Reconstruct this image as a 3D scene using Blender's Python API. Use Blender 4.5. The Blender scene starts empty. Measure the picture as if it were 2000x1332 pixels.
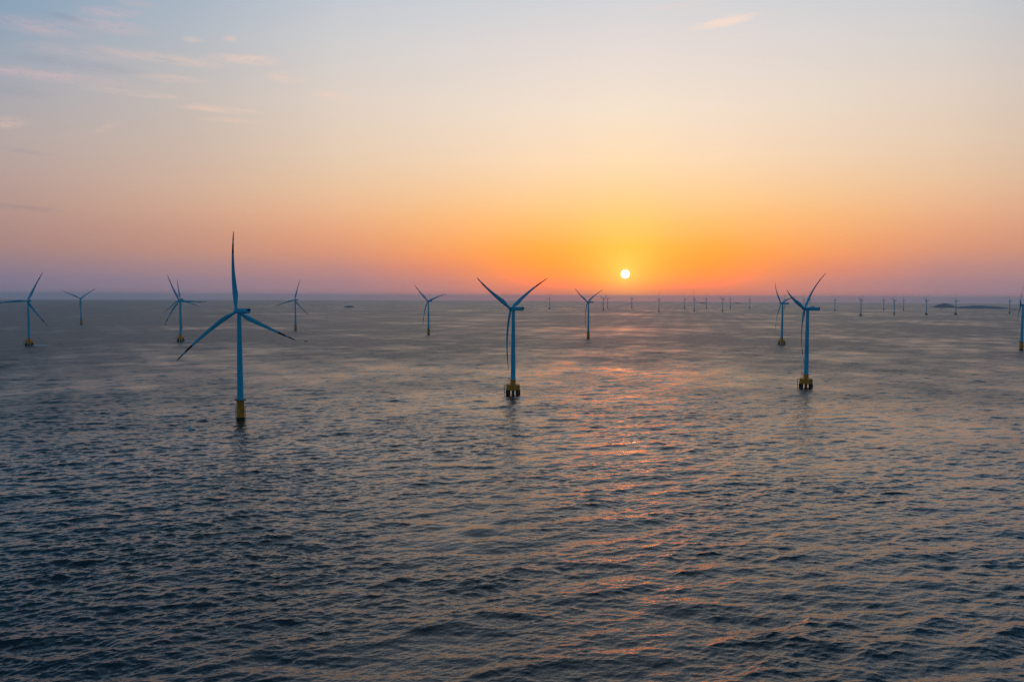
import bpy, math, random
import numpy as np
from mathutils import Vector, Matrix

# ------------------------------------------------------------------ camera, sky, sun, exposure
SC = bpy.context.scene
COL = SC.collection
R = math.radians
RE = 6.4e6                     # earth radius in metres: the sea surface curves away to the horizon
CAM_H = 102.0                  # drone height above the water


def srgb(r, g, b):
    return tuple((c / 255 / 12.92 if c / 255 <= .04045 else ((c / 255 + .055) / 1.055) ** 2.4) for c in (r, g, b))


def sea_z(x, y):
    return -(x * x + y * y) / (2 * RE)


cam = bpy.data.cameras.new('camera')
cam.sensor_width = 36.0
cam.lens = 28.0
cam.clip_start = 1.0
cam.clip_end = 150000.0
cam_ob = bpy.data.objects.new('camera', cam)
COL.objects.link(cam_ob)
PITCH, ROLL = math.atan(87.0 / 1556), R(.2435)
cam_ob.matrix_world = (Matrix.Translation((0, 0, CAM_H)) @ Matrix.Rotation(R(90) - PITCH, 4, 'X') @ Matrix.Rotation(ROLL, 4, 'Z'))
SC.camera = cam_ob

SUN_AZ, SUN_EL = R(8.05), R(1.62)          # clockwise from the view direction (+Y)
sun_dir = Vector((math.sin(SUN_AZ) * math.cos(SUN_EL), math.cos(SUN_AZ) * math.cos(SUN_EL), math.sin(SUN_EL)))
sl = bpy.data.lights.new('sun', 'SUN')
sl.energy = 0.0035
sl.angle = R(.5)
sl.color = (1.0, .38, .15)
sun_ob = bpy.data.objects.new('sun', sl)
COL.objects.link(sun_ob)
sun_ob.rotation_euler = (-sun_dir).to_track_quat('-Z', 'Y').to_euler()

SC.view_settings.view_transform = 'Standard'
SC.view_settings.look = 'None'
SC.view_settings.exposure = 0
SC.view_settings.gamma = 1
SC.render.engine = 'CYCLES'
SC.cycles.max_bounces = 6
SC.cycles.volume_bounces = 0
SC.cycles.sample_clamp_indirect = 4
SC.cycles.sample_clamp_direct = 0
SC.cycles.use_denoising = True
SC.cycles.denoiser = 'OPENIMAGEDENOISE'
SC.cycles.denoising_prefilter = 'NONE'

# ---- world: dusk sky
W = bpy.data.worlds.new('World')
SC.world = W
W.use_nodes = True
NT = W.node_tree
NT.nodes.clear()


class G:
    """small helper for building node graphs"""

    def __init__(self, nt):
        self.nt = nt

    def new(self, t, **kw):
        n = self.nt.nodes.new(t)
        for k, v in kw.items():
            setattr(n, k, v)
        return n

    def put(self, sock, v):
        if isinstance(v, bpy.types.NodeSocket):
            self.nt.links.new(v, sock)
        elif v is not None:
            sock.default_value = v

    def m(self, op, a, b=None, c=None, clamp=False):
        n = self.new('ShaderNodeMath', operation=op, use_clamp=clamp)
        self.put(n.inputs[0], a)
        self.put(n.inputs[1], b)
        self.put(n.inputs[2], c)
        return n.outputs[0]

    def v(self, op, a, b=None, scale=None):
        n = self.new('ShaderNodeVectorMath', operation=op)
        self.put(n.inputs[0], a)
        self.put(n.inputs[1], b)
        if scale is not None:
            self.put(n.inputs['Scale'], scale)
        return n.outputs['Value'] if op in ('DOT_PRODUCT', 'LENGTH') else n.outputs[0]

    def rng(self, v, a, b, c=0., d=1., kind='LINEAR'):
        n = self.new('ShaderNodeMapRange', interpolation_type=kind)
        for i, q in enumerate((v, a, b, c, d)):
            self.put(n.inputs[i], q)
        return n.outputs[0]

    def mix(self, f, a, b, blend='MIX'):
        n = self.new('ShaderNodeMix', data_type='RGBA', blend_type=blend)
        self.put(n.inputs[0], f)
        for s, q in ((n.inputs[6], a), (n.inputs[7], b)):
            self.put(s, (*q, 1) if isinstance(q, tuple) and len(q) == 3 else q)
        return n.outputs[2]

    def ramp(self, f, stops, interp='LINEAR'):
        n = self.new('ShaderNodeValToRGB')
        cr = n.color_ramp
        cr.interpolation = interp
        while len(cr.elements) < len(stops):
            cr.elements.new(.5)
        for e, (p, c) in zip(cr.elements, stops):
            e.position = p
            e.color = (*c, 1)
        self.put(n.inputs[0], f)
        return n.outputs[0]

    def noise(self, vec, scale, detail=2., rough=.5, color=False, **kw):
        n = self.new('ShaderNodeTexNoise', **kw)
        self.put(n.inputs['Vector'], vec)
        self.put(n.inputs['Scale'], scale)
        self.put(n.inputs['Detail'], detail)
        self.put(n.inputs['Roughness'], rough)
        return n.outputs['Color' if color else 'Fac']

    def comb(self, x, y, z):
        n = self.new('ShaderNodeCombineXYZ')
        for s, q in zip(n.inputs, (x, y, z)):
            self.put(s, q)
        return n.outputs[0]

    def sep(self, v):
        n = self.new('ShaderNodeSeparateXYZ')
        self.put(n.inputs[0], v)
        return n.outputs


g = G(NT)
dirv = g.v('NORMALIZE', g.new('ShaderNodeTexCoord').outputs['Generated'])
dx, dy, dz = g.sep(dirv)
el = g.m('MULTIPLY', g.m('ARCSINE', dz), 180 / math.pi)                   # elevation in degrees
hl = g.m('SQRT', g.m('ADD', g.m('MULTIPLY', dx, dx), g.m('ADD', g.m('MULTIPLY', dy, dy), 1e-9)))
ca = g.m('DIVIDE', g.m('ADD', g.m('MULTIPLY', dx, math.sin(SUN_AZ)), g.m('MULTIPLY', dy, math.cos(SUN_AZ))), hl)
az = g.m('MULTIPLY', g.m('ARCCOSINE', g.m('MINIMUM', g.m('MAXIMUM', ca, -1.), 1.)), 180 / math.pi)   # degrees from the sun
u = g.m('SQRT', g.m('DIVIDE', g.m('MAXIMUM', el, 0.), 90.))

SKY = [  # degrees from the sun's azimuth, [(elevation, sRGB)]
    (0, [(0, (246, 126, 98)), (.6, (254, 140, 76)), (1.3, (255, 158, 58)), (2.2, (255, 170, 54)), (3.5, (255, 180, 62)), (5.2, (254, 196, 106)), (7, (253, 208, 145)), (9.5, (252, 220, 180)),
         (13, (243, 225, 204)), (17, (228, 218, 214)), (21, (204, 209, 216)), (32, (192, 202, 212)), (50, (150, 172, 192)), (90, (64, 100, 126))]),
    (6, [(0, (226, 126, 110)), (.8, (246, 138, 94)), (1.7, (255, 152, 70)), (2.6, (255, 162, 62)), (3.6, (254, 172, 72)), (5.2, (253, 190, 112)), (7, (251, 205, 148)), (9.5, (249, 217, 182)),
         (13, (240, 222, 204)), (17, (225, 216, 212)), (21, (202, 208, 215)), (32, (190, 200, 211)), (50, (148, 170, 190)), (90, (64, 100, 126))]),
    (13, [(0, (186, 126, 126)), (1, (204, 136, 124)), (2, (232, 142, 108)), (2.9, (246, 156, 100)), (4, (248, 170, 108)), (5.5, (248, 186, 126)), (7, (245, 198, 150)), (9.5, (240, 210, 180)),
          (13, (232, 216, 200)), (17, (218, 212, 210)), (21, (196, 205, 214)), (32, (182, 194, 208)), (50, (142, 165, 188)), (90, (64, 100, 126))]),
    (20, [(0, (162, 126, 136)), (1, (172, 132, 137)), (2, (194, 139, 131)), (3, (218, 150, 122)), (4.2, (230, 163, 125)), (5.5, (235, 178, 138)), (7.2, (234, 193, 156)), (9.5, (230, 203, 176)),
          (13, (224, 208, 195)), (17, (208, 206, 206)), (21, (188, 198, 210)), (32, (166, 184, 203)), (50, (128, 156, 182)), (90, (64, 100, 126))]),
    (30, [(0, (140, 120, 138)), (1, (150, 128, 142)), (2, (172, 136, 136)), (3, (192, 144, 129)), (4.2, (200, 152, 132)), (5.5, (208, 165, 142)), (7.2, (209, 176, 155)), (9.5, (204, 182, 168)),
          (13, (196, 187, 182)), (17, (176, 184, 194)), (21, (156, 176, 196)), (32, (118, 154, 184)), (50, (92, 136, 168)), (90, (64, 100, 126))]),
    (42, [(0, (120, 114, 138)), (1, (128, 120, 142)), (2, (148, 126, 136)), (3, (164, 133, 131)), (4.2, (172, 140, 136)), (5.5, (176, 148, 142)), (7.2, (178, 156, 152)), (9.5, (176, 165, 164)),
          (13, (158, 165, 178)), (17, (128, 157, 182)), (21, (108, 150, 180)), (32, (62, 106, 140)), (90, (64, 100, 126))]),
    (80, [(0, (92, 116, 142)), (5, (112, 132, 152)), (10, (112, 142, 164)), (21, (72, 114, 144)), (90, (64, 100, 126))]),
    (180, [(0, (78, 106, 134)), (8, (92, 122, 150)), (20, (84, 124, 154)), (40, (80, 122, 156)), (90, (64, 100, 126))]),
]
sky = None
for i, (a, st) in enumerate(SKY):
    c = g.ramp(u, [(math.sqrt(e / 90), srgb(*k)) for e, k in st])
    sky = c if sky is None else g.mix(g.rng(az, float(SKY[i - 1][0]), float(a), kind='SMOOTHSTEP' if i == 1 else 'LINEAR'), sky, c)

# halo and disc of the low sun
ang = g.m('MULTIPLY', g.m('ARCCOSINE', g.m('MINIMUM', g.v('DOT_PRODUCT', dirv, tuple(sun_dir)), 1.)), 180 / math.pi)
halo = g.m('POWER', 2.718, g.m('MULTIPLY', ang, -1 / .95))
sky = g.mix(1., sky, g.mix(halo, (0, 0, 0), (.2, .30, .08)), 'ADD')
halo2 = g.m('POWER', 2.718, g.m('MULTIPLY', g.m('MULTIPLY', ang, ang), -1 / 9.))
sky = g.mix(1., sky, g.mix(halo2, (0, 0, 0), (.05, .06, .01)), 'ADD')
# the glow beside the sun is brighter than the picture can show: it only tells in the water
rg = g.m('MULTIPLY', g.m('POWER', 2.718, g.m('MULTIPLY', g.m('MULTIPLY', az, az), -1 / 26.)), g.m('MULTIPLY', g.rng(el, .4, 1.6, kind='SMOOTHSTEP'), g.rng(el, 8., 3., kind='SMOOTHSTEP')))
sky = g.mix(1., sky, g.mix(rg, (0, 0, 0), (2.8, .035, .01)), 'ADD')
disc = g.rng(ang, .32, .23)

# thin cirrus: (azimuth, elevation, half length, half height in degrees, slope, strength, warm 1 / violet 0)
CIRRUS = []
for px, py, hw, hh, slope, s, warm in [
        (90, 148, 140, 9, .0, .75, .55), (70, 52, 90, 14, .0, .55, .6), (215, 52, 75, 12, .02, .6, .6), (215, 24, 55, 9, -.12, .62, .8),
        (130, 36, 40, 6, .1, .55, .1), (170, 103, 110, 13, -.05, .45, .5), (150, 126, 110, 10, .02, .4, .1), (270, 10, 40, 8, .05, .35, .8),
        (330, 116, 110, 8, .03, .5, .9), (472, 117, 66, 8, -.04, .75, 1.), (560, 153, 38, 9, .05, .6, 1.), (335, 154, 60, 6, -.03, .4, .95),
        (420, 213, 72, 5, .01, .72, 1.), (645, 186, 34, 8, .08, .5, 1.), (265, 183, 90, 5, .0, .42, .95), (12, 240, 34, 9, -.12, .5, .9),
        (40, 406, 70, 5, .05, .7, 0.), (50, 296, 40, 4, .07, .4, .1), (455, 236, 60, 4, .0, .4, 1.), (1415, 43, 58, 7, -.115, 1.0, 1.), (375, 78, 20, 5, 0., .4, 1.), (447, 77, 14, 5, 0., .5, 1.),
        (30, 178, 60, 12, .0, .25, .3), (1330, 10, 70, 5, -.05, .35, .9), (205, 250, 30, 5, -.5, .25, 1.)]:
    f = Vector((0, math.cos(PITCH), -math.sin(PITCH)))
    upv = Vector((0, math.sin(PITCH), math.cos(PITCH)))
    d = f + Vector((1, 0, 0)) * ((px - 1000) / 1556) + upv * ((666 - py + (px - 1000) * .00425) / 1556)
    k = 180 / math.pi / 1556 / d.length
    CIRRUS.append((math.degrees(math.atan2(d.x, d.y)), math.degrees(math.atan2(d.z, math.hypot(d.x, d.y))), hw * k * 1.15, hh * k * 1.35, slope, s, warm))
saz = g.m('MULTIPLY', g.m('ARCTAN2', dx, dy), 180 / math.pi)
cv = g.comb(g.m('MULTIPLY', saz, .34), g.m('MULTIPLY', el, 1.9), 0.)
wob = g.noise(cv, 1.3, 5., .62)
cv2 = g.comb(g.m('MULTIPLY', saz, .9), g.m('ADD', g.m('MULTIPLY', el, 3.2), g.m('MULTIPLY', saz, -.06)), 3.)
wob2 = g.noise(cv2, 2.1, 6., .65)
cv3 = g.comb(g.m('MULTIPLY', saz, 2.2), g.m('ADD', g.m('MULTIPLY', el, 7.), g.m('MULTIPLY', saz, .5)), 7.)
wob3 = g.noise(cv3, 1.6, 6., .7)
tex = g.rng(g.m('ADD', g.m('MULTIPLY', wob, .35), g.m('ADD', g.m('MULTIPLY', wob2, .3), g.m('MULTIPLY', wob3, .35))), .40, .60, kind='SMOOTHSTEP')
edge = g.m('ADD', g.m('MULTIPLY', g.m('SUBTRACT', wob2, .5), 2.6), g.m('MULTIPLY', g.m('SUBTRACT', wob3, .5), 2.2))
for a0, e0, hw, hh, slope, s, warm in CIRRUS:
    da = g.m('SUBTRACT', saz, a0)
    de = g.m('ADD', g.m('SUBTRACT', el, e0), g.m('MULTIPLY', da, slope))
    r2 = g.m('ADD', g.m('POWER', g.m('ABSOLUTE', g.m('DIVIDE', da, hw)), 2.), g.m('POWER', g.m('ABSOLUTE', g.m('DIVIDE', de, hh)), 2.))
    mk = g.rng(g.m('ADD', r2, edge), 1.5, -.3, 0., s if s > .95 else s * .85, 'SMOOTHSTEP')
    mk = g.m('MULTIPLY', mk, tex if s < .95 else g.m('MAXIMUM', tex, .55))
    wc = srgb(255, 222, 200) if s > .95 else srgb(252, 208, 184) if warm > .85 else srgb(222, 184, 184) if warm > .3 else srgb(132, 138, 162)
    if a0 < -25 and e0 < 6:
        wc = srgb(138, 128, 142)
    sky = g.mix(mk, sky, wc)

sky = g.mix(disc, sky, (6., 5.0, 3.2))
nish = g.new('ShaderNodeTexSky', sky_type='NISHITA', sun_disc=False)
nish.sun_elevation = SUN_EL
nish.sun_rotation = SUN_AZ
nish.altitude = 100
nish.dust_density = 4
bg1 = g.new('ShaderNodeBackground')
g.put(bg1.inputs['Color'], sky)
bg2 = g.new('ShaderNodeBackground')
g.put(bg2.inputs['Color'], nish.outputs[0])
g.put(bg2.inputs['Strength'], .004)
add = g.new('ShaderNodeAddShader')
g.put(add.inputs[0], bg1.outputs[0])
g.put(add.inputs[1], bg2.outputs[0])
g.put(g.new('ShaderNodeOutputWorld').inputs['Surface'], add.outputs[0])
W.cycles.sampling_method = 'MANUAL'
W.cycles.sample_map_resolution = 2048

# ------------------------------------------------------------------ helpers


def material(name, color, rough=.5, spec=.5, metal=0., var=0., scale=.6, stretch=(1, 1, 1), stain=None):
    m = bpy.data.materials.new(name)
    m.use_nodes = True
    q = G(m.node_tree)
    b = m.node_tree.nodes['Principled BSDF']
    q.put(b.inputs['Roughness'], rough)
    q.put(b.inputs['Specular IOR Level'], spec)
    q.put(b.inputs['Metallic'], metal)
    if var:
        co = q.v('MULTIPLY', q.new('ShaderNodeTexCoord').outputs['Object'], stretch)
        n = q.noise(co, scale, 5., .6)
        dk = stain or tuple(c * (1 - var) for c in color)
        q.put(b.inputs['Base Color'], q.mix(q.rng(n, .35, .65), dk, color))
    else:
        q.put(b.inputs['Base Color'], (*color, 1))
    return m


class MB:
    def __init__(self):
        self.v, self.f = [], []

    def box(self, c, s, rot=None):
        c = Vector(c)
        i = len(self.v)
        for z in (-.5, .5):
            for x, y in ((-.5, -.5), (.5, -.5), (.5, .5), (-.5, .5)):
                p = Vector((x * s[0], y * s[1], z * s[2]))
                if rot:
                    p = rot @ p
                self.v.append(c + p)
        for q in ((0, 3, 2, 1), (4, 5, 6, 7), (0, 1, 5, 4), (1, 2, 6, 5), (2, 3, 7, 6), (3, 0, 4, 7)):
            self.f.append([i + k for k in q])
        return self

    def tube(self, a, b, r, r2=None, n=8, caps=True):
        a, b = Vector(a), Vector(b)
        d = (b - a).normalized()
        e = d.orthogonal().normalized()
        h = d.cross(e)
        self.loft([[p + (e * math.cos(t) + h * math.sin(t)) * rr for t in [2 * math.pi * k / n for k in range(n)]] for p, rr in ((a, r), (b, r if r2 is None else r2))], caps)
        return self

    def loft(self, rings, caps=True):
        i = len(self.v)
        n = len(rings[0])
        for r in rings:
            self.v += [Vector(p) for p in r]
        for j in range(len(rings) - 1):
            for k in range(n):
                a = i + j * n
                self.f.append([a + k, a + (k + 1) % n, a + n + (k + 1) % n, a + n + k])
        if caps:
            self.f.append([i + k for k in range(n)][::-1])
            self.f.append([i + (len(rings) - 1) * n + k for k in range(n)])
        return self

    def lathe(self, prof, n=32):
        return self.loft([[(r * math.cos(2 * math.pi * k / n), r * math.sin(2 * math.pi * k / n), z) for k in range(n)] for r, z in prof])

    def ring(self, z, r, tube=.06, n=28, a0=0, a1=2 * math.pi):
        p = [(r * math.cos(a0 + (a1 - a0) * k / n), r * math.sin(a0 + (a1 - a0) * k / n), z) for k in range(n + 1)]
        for a, b in zip(p, p[1:]):
            self.tube(a, b, tube, n=5)
        return self

    def mesh(self, name, mat, smooth=30):
        me = bpy.data.meshes.new(name)
        me.from_pydata([tuple(p) for p in self.v], [], self.f)
        me.materials.append(mat)
        me.update()
        if smooth:
            me.polygons.foreach_set('use_smooth', [True] * len(me.polygons))
            me.set_sharp_from_angle(angle=R(smooth))
        return me


def link(name, me, parent=None, mat=None):
    o = bpy.data.objects.new(name, me)
    COL.objects.link(o)
    if parent is not None:
        o.parent = parent
    if mat is not None:
        o.matrix_local = mat
    return o


def tag(o, label=None, cat=None, group=None, kind=None):
    for k, v in (('label', label), ('category', cat), ('group', group), ('kind', kind)):
        if v:
            o[k] = v
    return o


# ------------------------------------------------------------------ the sea
WIND_TO = R(150)               # azimuth the waves run to (the wind comes from ahead left)
rs = np.random.RandomState(7)


def wave_band(lo, hi, slope_rms, spread, turn):
    """periodic tile of choppy waves between two wavelengths: height and the two sideways shifts"""
    n, size = 1024, hi * 30.0
    k1 = np.fft.fftfreq(n, size / n) * 2 * np.pi
    kx, ky = np.meshgrid(k1, k1, indexing='ij')
    kk = np.hypot(kx, ky)
    kk[0, 0] = 1
    kl, kh = 2 * np.pi / hi, 2 * np.pi / lo
    a = WIND_TO + turn
    cosd = (kx * math.sin(a) + ky * math.cos(a)) / kk
    amp = kk ** -2.0 * np.abs(cosd) ** spread * (kk > kl) * (kk <= kh)
    amp[cosd < 0] *= .25
    sp = amp * (rs.normal(size=(n, n)) + 1j * rs.normal(size=(n, n)))
    sx = np.fft.ifft2(1j * kx * sp)
    sc = slope_rms / np.sqrt((sx.real ** 2).mean() + (np.fft.ifft2(1j * ky * sp).real ** 2).mean())
    h = np.fft.ifft2(sp).real * sc
    ux = np.fft.ifft2(-1j * kx / kk * sp).real * sc
    uy = np.fft.ifft2(-1j * ky / kk * sp).real * sc
    return size, np.stack([h, -ux, -uy], -1).astype(np.float32)


BANDS = [(22, 48, .040, 2.6, .1), (11, 22, .070, 2.2, .2), (5.5, 11, .086, 1.9, .1), (2.8, 5.5, .094, 1.6, .25), (1.4, 2.8, .090, 1.3, .05), (.7, 1.4, .076, 1.1, .2)]


def build_sea():
    fine = np.radians(np.arange(-41, 41.001, .06))
    coarse = np.radians(np.arange(45, 317, 4.0))
    az_ = np.concatenate([fine, coarse])
    dep = np.concatenate([np.arange(60, 36, -.12), np.arange(36, .62, -.018)])
    r1 = CAM_H / np.tan(np.radians(dep))
    rr = [r1[-1]]
    while rr[-1] < 41500:
        rr.append(rr[-1] * 1.02)
    r = np.concatenate([r1, rr[1:]])
    na, nr = len(az_), len(r)
    dr = np.gradient(r)
    daz = np.gradient(np.unwrap(az_))
    RR, AA = np.meshgrid(r, az_, indexing='ij')
    X, Y = RR * np.sin(AA), RR * np.cos(AA)
    sp = np.maximum(dr[:, None], RR * np.abs(daz)[None, :])
    P = np.zeros((nr, na, 3), np.float32)
    lost = np.zeros((nr, na), np.float32)
    sx_ = [rs.rand(12) * 6.28 for _ in range(2)]
    patch = np.zeros_like(RR)
    for i in range(12):                                  # gusty patches: rougher and calmer water
        lam, th = 70 * 1.35 ** i, i * 2.4
        patch += .13 * np.sin(2 * np.pi / lam * (X * math.cos(th) + Y * math.sin(th)) + sx_[0][i]) * np.sin(2 * np.pi / lam / 1.7 * (Y * math.cos(th) - X * math.sin(th)) + sx_[1][i])
    windy = np.clip((-X - .12 * Y) / (.45 * Y + 60), 0, 1) * (Y > 0)      # the breeze is stronger over on the left
    patch = np.clip(.95 + patch + .3 * windy, .45, 1.7).astype(np.float32)
    for lo, hi, sl_, spread, turn in BANDS:
        size, tile = wave_band(lo, hi, sl_, spread, turn)
        w = np.clip((lo * 1.3 / sp - .8) / 1.2, 0, 1)
        w = (w * w * (3 - 2 * w)).astype(np.float32)
        lost += (1 - w ** 2) * sl_ ** 2
        n = tile.shape[0]
        msk = w > 0
        if not msk.any():
            continue
        c, s = math.cos(turn * 2 + lo), math.sin(turn * 2 + lo)
        fx, fy = X[msk] / size * n, Y[msk] / size * n
        ix, iy = np.floor(fx).astype(int), np.floor(fy).astype(int)
        tx, ty = (fx - ix)[:, None].astype(np.float32), (fy - iy)[:, None].astype(np.float32)
        ix %= n
        iy %= n
        jx, jy = (ix + 1) % n, (iy + 1) % n
        val = (tile[ix, iy] * (1 - tx) + tile[jx, iy] * tx) * (1 - ty) + (tile[ix, jy] * (1 - tx) + tile[jx, jy] * tx) * ty
        P[msk] += val * (w * (patch if hi < 12 else 1))[msk][:, None]
    co = np.stack([X + P[..., 1] * .8, Y + P[..., 2] * .8, P[..., 0] - RR ** 2 / (2 * RE)], -1).reshape(-1, 3)
    co = np.concatenate([co, [[0, 0, 0]]]).astype(np.float32)
    i = np.arange(nr - 1)[:, None] * na
    j = np.arange(na)[None, :]
    j2 = (j + 1) % na
    q = np.stack([i + j, i + na + j, i + na + j2, i + j2], -1).reshape(-1, 4)      # wound so that faces look up
    cen = len(co) - 1
    tri = np.stack([np.full(na, cen), np.arange(na), (np.arange(na) + 1) % na], -1)
    me = bpy.data.meshes.new('sea')
    me.vertices.add(len(co))
    me.vertices.foreach_set('co', co.ravel())
    loops = np.concatenate([q.ravel(), tri.ravel()]).astype(np.int32)
    me.loops.add(len(loops))
    me.loops.foreach_set('vertex_index', loops)
    npoly = len(q) + len(tri)
    me.polygons.add(npoly)
    st = np.concatenate([np.arange(len(q)) * 4, len(q) * 4 + np.arange(len(tri)) * 3]).astype(np.int32)
    me.polygons.foreach_set('loop_start', st)
    me.polygons.foreach_set('use_smooth', np.ones(npoly, bool))
    at = me.attributes.new('chop', 'FLOAT', 'POINT')
    at.data.foreach_set('value', np.concatenate([(np.sqrt(lost) * patch ** .4).ravel(), [.1]]).astype(np.float32))
    me.update(calc_edges=True)
    return me


def sea_material():
    m = bpy.data.materials.new('sea_water')
    m.use_nodes = True
    q = G(m.node_tree)
    b = m.node_tree.nodes['Principled BSDF']
    geo = q.new('ShaderNodeNewGeometry')
    pos = geo.outputs['Position']
    chop = q.new('ShaderNodeAttribute', attribute_name='chop').outputs['Fac']
    # rotate into the wind frame: crests are long across the wind
    rot = q.new('ShaderNodeVectorRotate', rotation_type='Z_AXIS')
    q.put(rot.inputs['Vector'], pos)
    q.put(rot.inputs['Angle'], WIND_TO)
    wp = q.v('MULTIPLY', rot.outputs[0], (.62, 1.25, 1.))
    gust = q.noise(pos, .0042, 4., .55)
    gust = q.rng(gust, .32, .68, .82, 1.18)
    n1 = q.v('SUBTRACT', q.noise(wp, 2.6, 3., .6, True), (.5, .5, .5))          # ripples
    n2 = q.v('SUBTRACT', q.noise(wp, .13, 6., .8, True), (.5, .5, .5))         # chop too far away to be shaped in the mesh
    k1 = q.m('MULTIPLY', gust, .42)
    k2 = q.m('MULTIPLY', q.m('MULTIPLY', q.m('MULTIPLY', chop, chop), gust), 44.)
    nn = q.v('ADD', q.v('SCALE', n1, scale=k1), q.v('SCALE', n2, scale=k2))
    nn = q.v('MULTIPLY', nn, (1., 1., 0.))
    nrm = q.v('NORMALIZE', q.v('ADD', geo.outputs['Normal'], nn))
    q.put(b.inputs['Normal'], nrm)
    q.put(b.inputs['Base Color'], (*srgb(5, 27, 34), 1))
    q.put(b.inputs['Roughness'], q.rng(chop, .08, .195, .08, .47))
    q.put(b.inputs['IOR'], 1.42)
    b.distribution = 'GGX'
    q.put(b.inputs['Specular Tint'], (1., .97, .98, 1))
    return m


sea_me = build_sea()
sea_me.materials.append(sea_material())
sea = link('sea', sea_me)
tag(sea, 'dark choppy sea under the sunset with a faint orange glitter path', kind='structure')

# ------------------------------------------------------------------ haze over the water
hz = MB().box((0, 0, (158 - 142) / 2), (86000, 86000, 158 + 142))
hm = bpy.data.materials.new('haze')
hm.use_nodes = True
hm.node_tree.nodes.clear()
q = G(hm.node_tree)
pv = q.new('ShaderNodeVolumePrincipled')
q.put(pv.inputs['Color'], (.58, .80, 1., 1))
q.put(pv.inputs['Density'], 3.2e-5)
q.put(pv.inputs['Anisotropy'], .6)
q.put(q.new('ShaderNodeOutputMaterial').inputs['Volume'], pv.outputs[0])
haze = link('haze', hz.mesh('haze', hm, 0))
tag(haze, 'thin violet evening haze lying over the sea', kind='stuff')

# ------------------------------------------------------------------ turbines
paint = material('tower_paint', (.018, .44, .63), .6, .15, var=.12, scale=.25, stretch=(1, 1, .25))
blade_paint = material('blade_paint', (.016, .42, .60), .55, .15)
vent_dark = material('vent_dark', (.004, .005, .007), .8, .2)
yellow = material('yellow_paint', (.92, .31, .004), .6, .3, var=.5, scale=.7, stretch=(1, 1, .3), stain=(.42, .13, .006))
rail_steel = material('rail_steel', (.13, .10, .03), .7, .3)
grate = material('platform_grating', (.12, .13, .10), .8, .3, var=.3)
fouled = material('fouled_pile', (.018, .019, .018), .75, .3, var=.5, scale=.8)
# red and white warning bands on the outer blade
_q = G(blade_paint.node_tree)
_b = blade_paint.node_tree.nodes['Principled BSDF']
_z = _q.sep(_q.new('ShaderNodeTexCoord').outputs['Object'])[2]
_band = _q.m('ADD', _q.m('GREATER_THAN', _z, 57.4), _q.m('MULTIPLY', _q.m('GREATER_THAN', _z, 46.5), _q.m('LESS_THAN', _z, 54.2)))
_q.put(_b.inputs['Base Color'], _q.mix(_band, (.016, .42, .60), (.055, .007, .009)))

TILT, HUB_Z, OVER = R(5), 89.3, 3.6


def blade_mesh():
    mb = MB()
    rings = []
    L = 63.6
    for s in [0, .02, .045, .08, .12, .16, .2, .25, .32, .4, .5, .6, .7, .78, .85, .91, .95, .98, 1.]:
        ch = np.interp(s, [0, .045, .12, .2, .3, .5, .7, .9, .97, 1], [2.4, 2.4, 3.8, 4.5, 4.0, 2.85, 1.95, 1.2, .8, .3])
        th = np.interp(s, [0, .045, .12, .2, .3, .5, 1], [1, 1, .62, .38, .28, .22, .17])
        tw = R(np.interp(s, [0, .2, .4, .7, 1], [-13, -10, -5, -1, 1])) - R(2)
        flap = 2.7 * 4 * s * (1 - s) - 2.0 * s * s
        blend = np.interp(s, [0, .045, .16], [0, 0, 1])
        ring = []
        for k in range(16):
            a = 2 * math.pi * k / 16
            cx, cy = math.cos(a), math.sin(a)
            # circle at the root blending to a wing section (leading edge towards -x)
            ax_ = cx * .5 * ch
            wing = cy * th * ch * .5 * (1 - .62 * max(0, cx)) * (1.08 if cy > 0 else .8)
            y = (1 - blend) * cy * .5 * ch * th + blend * wing
            x = ax_ + blend * .18 * ch
            ring.append((x * math.cos(tw) - y * math.sin(tw), x * math.sin(tw) + y * math.cos(tw) + flap, 1.0 + s * L))
        rings.append(ring)
    return mb.loft(rings).mesh('blade', blade_paint, 50)


def superring(x, w, h, zc, p=4.5, n=24):
    out = []
    for k in range(n):
        a = 2 * math.pi * k / n
        c, s = math.cos(a), math.sin(a)
        out.append((x, math.copysign(abs(c) ** (2 / p), c) * w / 2, zc + math.copysign(abs(s) ** (2 / p), s) * h / 2))
    return out


# every turbine stands on its own origin at the water line and faces local -X (the rotor side)
M = {}
M['blade'] = blade_mesh()
M['tower_a'] = MB().lathe([(2.62, 16.6), (2.62, 17.0), (2.5, 17.1), (2.3, 40), (2.0, 62), (1.58, HUB_Z - 2.0)]).mesh('tower', paint)
M['tower_b'] = MB().lathe([(2.6, 15.4), (2.5, 15.6), (2.3, 40), (2.0, 62), (1.58, HUB_Z - 2.0)]).mesh('tower', paint)
nac = MB()
nac.loft([superring(x, w, h, HUB_Z + zc) for x, w, h, zc in ((-2.0, 3.0, 3.0, 0), (-1.7, 3.5, 3.5, 0), (-.8, 3.9, 3.8, .05), (3, 4.1, 4.0, .1), (9, 4.1, 4.0, .1), (12.7, 3.9, 3.8, .1), (13.0, 3.7, 3.6, .1))])
nac.tube((0, 0, HUB_Z - 2.3), (0, 0, HUB_Z - 1.7), 1.75, n=24)
M['nacelle'] = nac.mesh('nacelle', paint, 35)
M['vent'] = MB().box((13.03, 0, HUB_Z + 1.05), (.16, 3.35, 1.5)).box((13.06, 0, HUB_Z + .55), (.14, 3.4, .08)).box((13.06, 0, HUB_Z + 1.5), (.14, 3.4, .08)).mesh('vent', vent_dark, 0)
mast = MB()
for yy in (-.9, .9):
    mast.tube((11.6, yy, HUB_Z + 2.0), (11.6, yy, HUB_Z + 3.7), .06)
    mast.box((11.6, yy, HUB_Z + 3.75), (.5, .1, .1))
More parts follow.
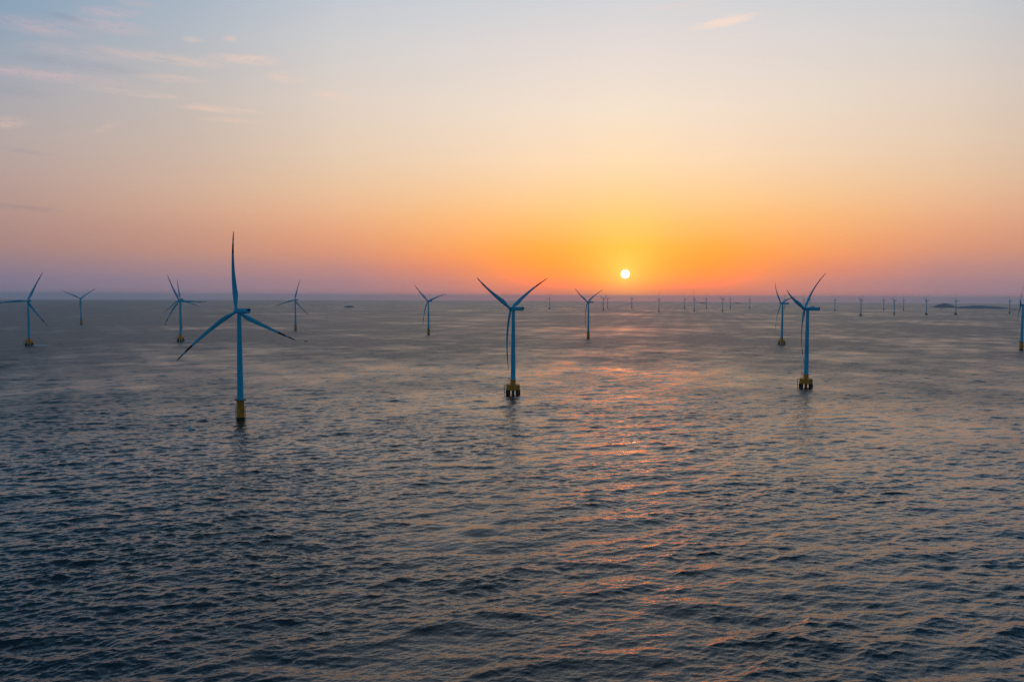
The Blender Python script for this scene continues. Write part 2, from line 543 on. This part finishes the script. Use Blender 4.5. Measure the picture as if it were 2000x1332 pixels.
mast.tube((11.6, -.9, HUB_Z + 3.1), (11.6, .9, HUB_Z + 3.1), .05)
M['sensor_mast'] = mast.mesh('sensor_mast', rail_steel)
hub = MB().lathe([(.05, 2.9), (.7, 2.75), (1.3, 2.2), (1.75, 1.2), (1.9, 0), (1.8, -1.1), (1.5, -1.7)], 28)
for k in range(3):
    a = 2 * math.pi * k / 3
    hub.tube((0, 0, 0), (1.0 * 2.0 * math.sin(a), 2.0 * math.cos(a), 0), 1.3, n=20)
M['hub'] = hub.mesh('hub', paint, 40)

# monopile foundation (A)
M['pile_a'] = MB().lathe([(3.0, 2.2), (3.0, 15.6), (3.15, 15.65), (3.15, 16.2)]).ring(5.3, 3.05, .13).ring(9.4, 3.05, .13).mesh('transition_piece', yellow)
M['foot_a'] = MB().lathe([(3.25, -6), (3.25, 2.2), (3.0, 2.3)]).mesh('pile', fouled)
pl = MB().lathe([(4.5, 16.2), (4.6, 16.25), (4.6, 16.5), (4.5, 16.55)]).box((1.9, -4.6, 16.38), (5.2, 3.4, .3))
M['platform_a'] = pl.mesh('platform', grate)


def railing(z, r, h=1.1):
    b = MB()
    for zz in (z + .55, z + h):
        b.ring(zz, r, .05, 24)
    for k in range(16):
        a = 2 * math.pi * k / 16
        b.tube((r * math.cos(a), r * math.sin(a), z), (r * math.cos(a), r * math.sin(a), z + h), .045, n=5)
    return b


M['rail_a'] = railing(16.5, 4.45).mesh('railing', rail_steel)
dv = MB().tube((-3.4, 2.6, 16.5), (-3.4, 2.6, 19.2), .16).tube((-3.4, 2.6, 19.2), (-5.4, 4.4, 19.9), .12).tube((-5.3, 4.3, 19.8), (-5.3, 4.3, 18.4), .04)
M['davit'] = dv.mesh('davit_crane', rail_steel)


def landing(a, r, z0, z1):
    b = MB()
    rot = Matrix.Rotation(a, 3, 'Z')
    for s in (-.8, .8):
        b.tube(rot @ Vector((r, s, z0)), rot @ Vector((r, s, z1)), .19)
        for z in (z0 + 2.2, (z0 + z1) / 2 + 1, z1 - .4):
            b.tube(rot @ Vector((r, s, z)), rot @ Vector((r - 1.5, s, z)), .12)
    z = z0 + .5
    while z < z1:
        b.tube(rot @ Vector((r - .3, -.4, z)), rot @ Vector((r - .3, .4, z)), .05, n=5)
        z += .6
    for s in (-.4, .4):
        b.tube(rot @ Vector((r - .3, s, z0)), rot @ Vector((r - .3, s, z1)), .06)
    return b


M['landing_a'] = [landing(R(a), 4.2, -.5, 11.2).mesh('boat_landing', rail_steel) for a in (-40, 140)]

# pile cap foundation (B): a yellow concrete cap on a ring of steel piles
cap_r = [(7.6 * math.cos(a), 7.6 * math.sin(a)) for a in [R(22.5 + 45 * k) for k in range(8)]]
M['cap'] = MB().loft([[(x * k, y * k, z) for x, y in cap_r] for k, z in ((.97, 4.6), (1, 4.8), (1, 9.9), (.985, 10.05))]).mesh('pile_cap', yellow, 0)
M['neck'] = MB().lathe([(2.95, 9.9), (2.75, 10.3), (2.65, 15.0), (2.8, 15.05), (2.8, 15.4)]).mesh('transition_piece', yellow)
M['pile_b'] = []
for k in range(8):
    a = R(45 * k)
    M['pile_b'].append(MB().tube((6.6 * math.cos(a), 6.6 * math.sin(a), -6), (5.9 * math.cos(a), 5.9 * math.sin(a), 4.8), 1.5, n=14).mesh('pile', fouled))
rb = MB()
for i in range(8):
    (x0, y0), (x1, y1) = cap_r[i], cap_r[(i + 1) % 8]
    for z in (10.6, 11.15):
        rb.tube((x0 * .95, y0 * .95, z), (x1 * .95, y1 * .95, z), .05, n=5)
    for t in (0, .33, .66):
        x, y = (x0 + (x1 - x0) * t) * .95, (y0 + (y1 - y0) * t) * .95
        rb.tube((x, y, 10.0), (x, y, 11.15), .05, n=5)
M['rail_b'] = rb.mesh('railing', rail_steel)
# the access frame with its door platform beside the tower, and the boat landing; both on the camera's left
st = MB()
st.box((-4.1, 0, 16.0), (2.6, 2.8, .18))
for x in (-5.3, -3.0):
    for y in (-1.3, 1.3):
        st.tube((x, y, 10.0), (x, y, 17.1), .12)
for z in (12.2, 14.2, 16.6, 17.1):
    st.tube((-5.3, -1.3, z), (-5.3, 1.3, z), .07)
    st.tube((-5.3, -1.3, z), (-3.0, -1.3, z), .07)
    st.tube((-5.3, 1.3, z), (-3.0, 1.3, z), .07)
for k in range(12):
    st.box((-4.9 + k * .14, -.6, 10.4 + k * .48), (.3, 1.0, .06))
M['stair'] = st.mesh('access_stair', yellow)
lb = MB()
for y in (-1.0, 1.0):
    lb.tube((-9.2, y, -1), (-9.2, y, 9.9), .22)
    for z in (2.4, 6.0, 9.4):
        lb.tube((-9.2, y, z), (-7.0, y, z), .14)
z = 0.
while z < 9.8:
    lb.tube((-8.9, -.4, z), (-8.9, .4, z), .06, n=5)
    z += .6
lb.tube((-8.9, -.4, -.5), (-8.9, -.4, 9.9), .07).tube((-8.9, .4, -.5), (-8.9, .4, 9.9), .07)
M['landing_b'] = lb.mesh('boat_landing', rail_steel)


dim = material('dim_foundation', (.17, .10, .06), .8, .2, var=.4)
for k in ('pile_a', 'cap', 'neck'):               # distant rows: same yellow paint, their dusk dimness put into a darker colour
    M[k + '_dim'] = M[k].copy()
    M[k + '_dim'].materials[0] = dim


def turbine(x, y, kind, yaw, phase, label, group):
    """yaw: compass direction the rotor faces; phase: degrees of the first blade from upright"""
    t = bpy.data.objects.new('wind_turbine', None)
    COL.objects.link(t)
    t.location = (x, y, sea_z(x, y))
    tag(t, label, 'wind turbine', group)
    yw = R(yaw)
    # local -X turned to point along the yaw direction
    face = Matrix.Rotation(math.atan2(-math.cos(yw), -math.sin(yw)), 4, 'Z')
    view = Matrix.Rotation(math.atan2(-x, y), 4, 'Z')          # foundations: landing stages lie to the west, as seen from the south
    a = Vector((math.sin(yw), math.cos(yw), 0))
    z = Vector((0, 0, 1))
    side = a.cross(z)
    ax = a * math.cos(TILT) + z * math.sin(TILT)
    up = z * math.cos(TILT) - a * math.sin(TILT)
    hc = Vector((0, 0, HUB_Z)) + a * OVER
    link('tower', M['tower_a' if kind == 'A' else 'tower_b'], t)
    n = link('nacelle', M['nacelle'], t, face)
    link('vent', M['vent'], n)
    link('sensor_mast', M['sensor_mast'], n)
    for k in range(3):
        th = R(phase + 120 * k)
        d = up * math.cos(th) + side * math.sin(th)
        tn = side * math.cos(th) - up * math.sin(th)
        mt = Matrix((( tn.x, ax.x, d.x, hc.x), (tn.y, ax.y, d.y, hc.y), (tn.z, ax.z, d.z, hc.z), (0, 0, 0, 1)))
        link('blade', M['blade'], t, mt)
        if k == 0:
            hm_ = Matrix(((tn.x, d.x, ax.x, hc.x), (tn.y, d.y, ax.y, hc.y), (tn.z, d.z, ax.z, hc.z), (0, 0, 0, 1)))
            hm_ = hm_ @ Matrix.Diagonal((-1, 1, 1, 1)) if hm_.to_3x3().determinant() < 0 else hm_
            link('hub', M['hub'], t, hm_)
    w = '_dim' if group == FAR else ''
    if kind == 'A':
        link('transition_piece', M['pile_a' + w], t)
        link('pile', M['foot_a'], t)
        p = link('platform', M['platform_a'], t, view)
        link('railing', M['rail_a'], p)
        link('davit_crane', M['davit'], p)
        for me in M['landing_a']:
            link('boat_landing', me, t, view)
    else:
        c = link('pile_cap', M['cap' + w], t, view)
        link('railing', M['rail_b'], c)
        link('transition_piece', M['neck' + w], t)
        for me in M['pile_b']:
            link('pile', me, t, view)
        link('access_stair', M['stair'], t, view)
        link('boat_landing', M['landing_b'], t, view)
    return t


NEAR = 'turbines of the near rows'
FAR = 'distant turbines along the horizon'
for row in [
    (-222.4, 649.0, 'A', -53, 114, 'largest and nearest wind turbine, one blade straight up, on a yellow monopile with ladders', NEAR),
    (1.3, 828.3, 'B', -49, 59, 'blue turbine with blades in a wide V, left of the sun', NEAR),
    (334.5, 901.8, 'B', -49, 49, 'large turbine on a pile cap, overlapping a smaller turbine just left of it', NEAR),
    (1011.5, 1578.4, 'A', -57, 49, 'turbine cut off by the right edge of the photo', NEAR),
    (-965.8, 1590.5, 'B', -47, 25, 'turbine at the left edge on a yellow cap, one blade running out of the photo', NEAR),
    (-1478.7, 2732.3, 'A', -51, 55, 'smaller turbine with two blades spread like a Y, second from the left edge', NEAR),
    (-730.3, 1753.5, 'B', -53, 92, 'turbine on a broad yellow cap, standing right in front of another turbine', NEAR),
    (-1050.0, 2525.4, 'A', -47, 110, 'turbine almost hidden behind the tower of the one on a broad yellow cap', NEAR),
    (-640.0, 2353.0, 'A', -45, 14, 'thin turbine beyond the right blade tip of the largest turbine', NEAR),
    (-222.3, 2119.0, 'A', -43, 72, 'turbine with a plain monopile, alone between the islet and the V shaped turbine', NEAR),
    (187.5, 1956.6, 'A', -47, 61, 'violet tinted turbine just left of and below the setting sun', NEAR),
    (588.3, 1733.8, 'B', -47, 76, 'smaller turbine on a pile cap, just left of the large right hand turbine', NEAR),
    (313.4, 6662.6, 'B', -50, 20, 'hazy far turbine with a stout base, between the V shaped and the violet turbine', FAR),
    (714.9, 6244.6, 'A', -50, 62, 'left one of a close hazy pair right of the violet turbine', FAR),
    (852.1, 7124.7, 'A', -50, 80, 'right one of a close hazy pair right of the violet turbine', FAR),
    (1106.1, 7368.9, 'A', -50, 72, 'faint turbine directly below the sun', FAR),
    (1025.0, 5564.8, 'A', -50, 2, 'dark slim far turbine with an upright blade, first right of the sun', FAR),
    (1592.9, 7355.3, 'A', -50, 100, 'faint turbine second right of the sun', FAR),
    (1309.5, 5730.8, 'A', -50, 112, 'far turbine with an upright blade, just left of the faint low islet', FAR),
    (1807.9, 7423.4, 'A', -50, 40, 'faint turbine standing at the right end of the left faint islet', FAR),
    (1527.9, 5784.0, 'A', -50, 60, 'far turbine with blades in a V, between two faint low islets', FAR),
    (2053.4, 7501.9, 'A', -50, 92, 'faint turbine close right of the far one with blades in a V', FAR),
    (2255.9, 7567.2, 'A', -50, 0, 'faint lone turbine right of the right faint islet', FAR),
    (2628.3, 7688.7, 'A', -50, 5, 'faint turbine peeping from behind the tower of the smaller capped turbine', FAR),
    (2699.8, 7378.9, 'A', -50, 110, 'faint turbine half hidden by the hub of the large right hand turbine', FAR),
    (2764.2, 7399.1, 'A', -50, 30, 'faint turbine seen above the nacelle of the large right hand turbine', FAR),
    (2531.5, 6253.7, 'A', -50, 10, 'far turbine, first one right of the large right hand turbine', FAR),
    (2021.2, 4617.8, 'B', -50, 58, 'far turbine with a dark wide foot and V blades, second right of the large one', FAR),
    (3098.3, 6647.3, 'A', -50, 35, 'faint turbine, left one of a row of three right of the wide footed turbine', FAR),
    (2267.7, 4729.8, 'A', -50, 50, 'darkest and middle one of three turbines right of the wide footed turbine', FAR),
    (3291.4, 6701.5, 'A', -50, 5, 'faint turbine, right one of a row of three right of the wide footed turbine', FAR),
    (2601.0, 5002.9, 'B', -50, 52, 'far turbine on a wide foot, just left of the humped island', FAR),
    (2810.1, 5046.7, 'B', -50, 0, 'far turbine with spread foot, in the gap between the humped and the long island', FAR),
    (3430.4, 5495.6, 'A', -50, 5, 'far turbine at the right end of the long island', FAR),
]:
    turbine(*row)

# ------------------------------------------------------------------ islands, buoy, boat, foam
rock = material('hazed_island', (.14, .19, .26), .9, .2, var=.5, scale=.03)  # rock in pale blue, the distance haze put into its colour


def island(x, y, length, height, profile, label, depth=.45, name='island'):
    ang_ = math.atan2(x, y)
    nx, ny = 48, 18
    rg = np.random.RandomState(int(abs(x)) % 997)
    ph_ = rg.rand(6) * 6.28
    vs, fs = [], []
    for i in range(nx + 1):
        s = i / nx
        for j in range(ny + 1):
            t = j / ny * 2 - 1
            w = math.sqrt(max(0, 1 - (2 * s - 1) ** 2)) ** .7
            hgt = np.interp(s, [p[0] for p in profile], [p[1] for p in profile]) * max(0, 1 - abs(t) ** 2.2) * height
            hgt += (math.sin(s * 31 + ph_[0] + t * 5) + math.sin(s * 57 + ph_[1] - t * 9) * .6) * height * .035 * (1 - abs(t))
            px = (s - .5) * length
            py = t * length * depth * .5 * max(w, .05)
            vs.append((px, py, hgt - 1.5))
    for i in range(nx):
        for j in range(ny):
            a = i * (ny + 1) + j
            fs.append((a, a + ny + 1, a + ny + 2, a + 1))
    me = bpy.data.meshes.new(name)
    me.from_pydata(vs, [], fs)
    me.materials.append(rock)
    me.polygons.foreach_set('use_smooth', [True] * len(fs))
    o = link(name, me)
    o.location = (x, y, sea_z(x, y))
    o.rotation_euler = (0, 0, -ang_)
    return tag(o, label, 'island', 'islands on the horizon')


HUMP = [(0, 0), (.1, .2), (.25, .6), (.42, 1), (.55, .9), (.75, .42), (.9, .15), (1, 0)]
island(-1486.9, 7252, 112, 19, [(0, 0), (.2, .45), (.4, .85), (.6, 1), (.85, .6), (1, 0)], 'small lone dark islet on the horizon between two blue turbines')
island(5113.5, 9405.5, 340, 57, HUMP, 'humped island right of the far turbine on a wide foot')
island(5030, 8476, 540, 37, [(0, 0), (.03, .3), (.1, .7), (.28, .95), (.4, 1), (.6, .85), (.75, .6), (.88, .3), (1, .1)], 'long low island, the broadest one, near the right edge')
island(3860.7, 16180, 145, 24, [(0, 0), (.1, .7), (.5, 1), (.8, .9), (1, .2)], 'faint islet left of the far turbine with V blades', .4)
island(4210.7, 14918, 240, 24, [(0, 0), (.2, .5), (.5, 1), (.8, .4), (1, 0)], 'faint islet right of the far turbine with V blades', .4)
island(3381.8, 8961.3, 62, 20, [(0, 0), (.25, .9), (.6, 1), (1, 0)], 'tiny islet just above the nacelle of the large right hand turbine')
island(4486.2, 8319.8, 46, 9, [(0, 0), (.4, 1), (1, 0)], 'tiny low rock in front of the humped island')
island(4909.7, 7763.9, 85, 7, [(0, .3), (.3, 1), (.8, .8), (1, 0)], 'flat sliver of rock beside the turbine cut off at the right edge', .3)

fl = material('float_shell', (.16, .50, .66), .45, .4, var=.15)
b = bpy.data.objects.new('buoy', None)
COL.objects.link(b)
b.location = (-242.7, 598.3, .1)
tag(b, 'pale blue mooring float with a dark end, drifting left of the largest turbine', 'buoy')
mb = MB()
prof = [(.05, -2.0), (.6, -1.9), (.95, -1.5), (1.05, -.7), (1.05, .7), (.95, 1.5), (.6, 1.9), (.05, 2.0)]
mb.loft([[(zz, r * math.cos(2 * math.pi * k / 16), .35 + r * math.sin(2 * math.pi * k / 16)) for k in range(16)] for r, zz in prof])
link('float_body', mb.mesh('float_body', fl), b)
mb = MB().tube((1.9, 0, .3), (3.6, .2, .1), .42, .2, n=10).tube((3.4, .2, .1), (4.6, .5, -.3), .1)
link('mooring_end', mb.mesh('mooring_end', vent_dark), b)

hullm = material('dark_hull', (.02, .022, .026), .6, .3)
b = bpy.data.objects.new('boat', None)
COL.objects.link(b)
b.location = (-459, 1773.6, -.1)
tag(b, 'tiny dark open boat beyond the right blade tip of the largest turbine', 'boat')
mb = MB()
mb.loft([[(x, -w, zt), (x, -w * .7, -.3), (x, 0, -.5), (x, w * .7, -.3), (x, w, zt), (x, 0, zt - .25)] for x, w, zt in ((-4.0, .25, 1.4), (-3, .8, 1.05), (-1, 1.15, .9), (1.5, 1.15, .9), (3.2, .8, 1.1), (4.2, .15, 1.8))])
link('hull', mb.mesh('hull', hullm, 0), b)
mb = MB().box((-1.6, 0, 1.25), (1.7, 1.3, 1.0)).box((-1.6, 0, 1.8), (2.0, 1.6, .12))
link('cabin', mb.mesh('cabin', hullm, 0), b)

foamm = material('foam', (.92, .94, .95), .9, .2, var=.1, scale=.8)


def foam(x, y, length, label):
    rg = random.Random(int(abs(x)))
    mb = MB()
    for k in range(44):
        s = rg.random() ** 1.2
        cx, cy = s * length, rg.uniform(-1, 1) * (1.0 + s * 1.5)
        lx, ly = rg.uniform(1.2, 3.6) * (1.1 - s * .6), rg.uniform(.4, 1.1) * (1.1 - s * .5)
        n = 9
        mb.loft([[(cx + lx * f * math.cos(2 * math.pi * i / n) * (1 + .2 * math.sin(i * 2.3 + k)), cy + ly * f * math.sin(2 * math.pi * i / n), zz) for i in range(n)] for f, zz in ((1, .0), (.85, .6), (.3, .85))])
    o = link('foam_streak', mb.mesh('foam_streak', foamm))
    o.location = (x, y, sea_z(x, y) + .45)
    return tag(o, label, 'foam', 'wakes behind foundations', 'stuff')


foam(-953.0, 1584.0, 28, 'white wake trailing right from the turbine at the left edge')
foam(-719.0, 1748.0, 30, 'white wake trailing right from the turbine on a broad yellow cap')
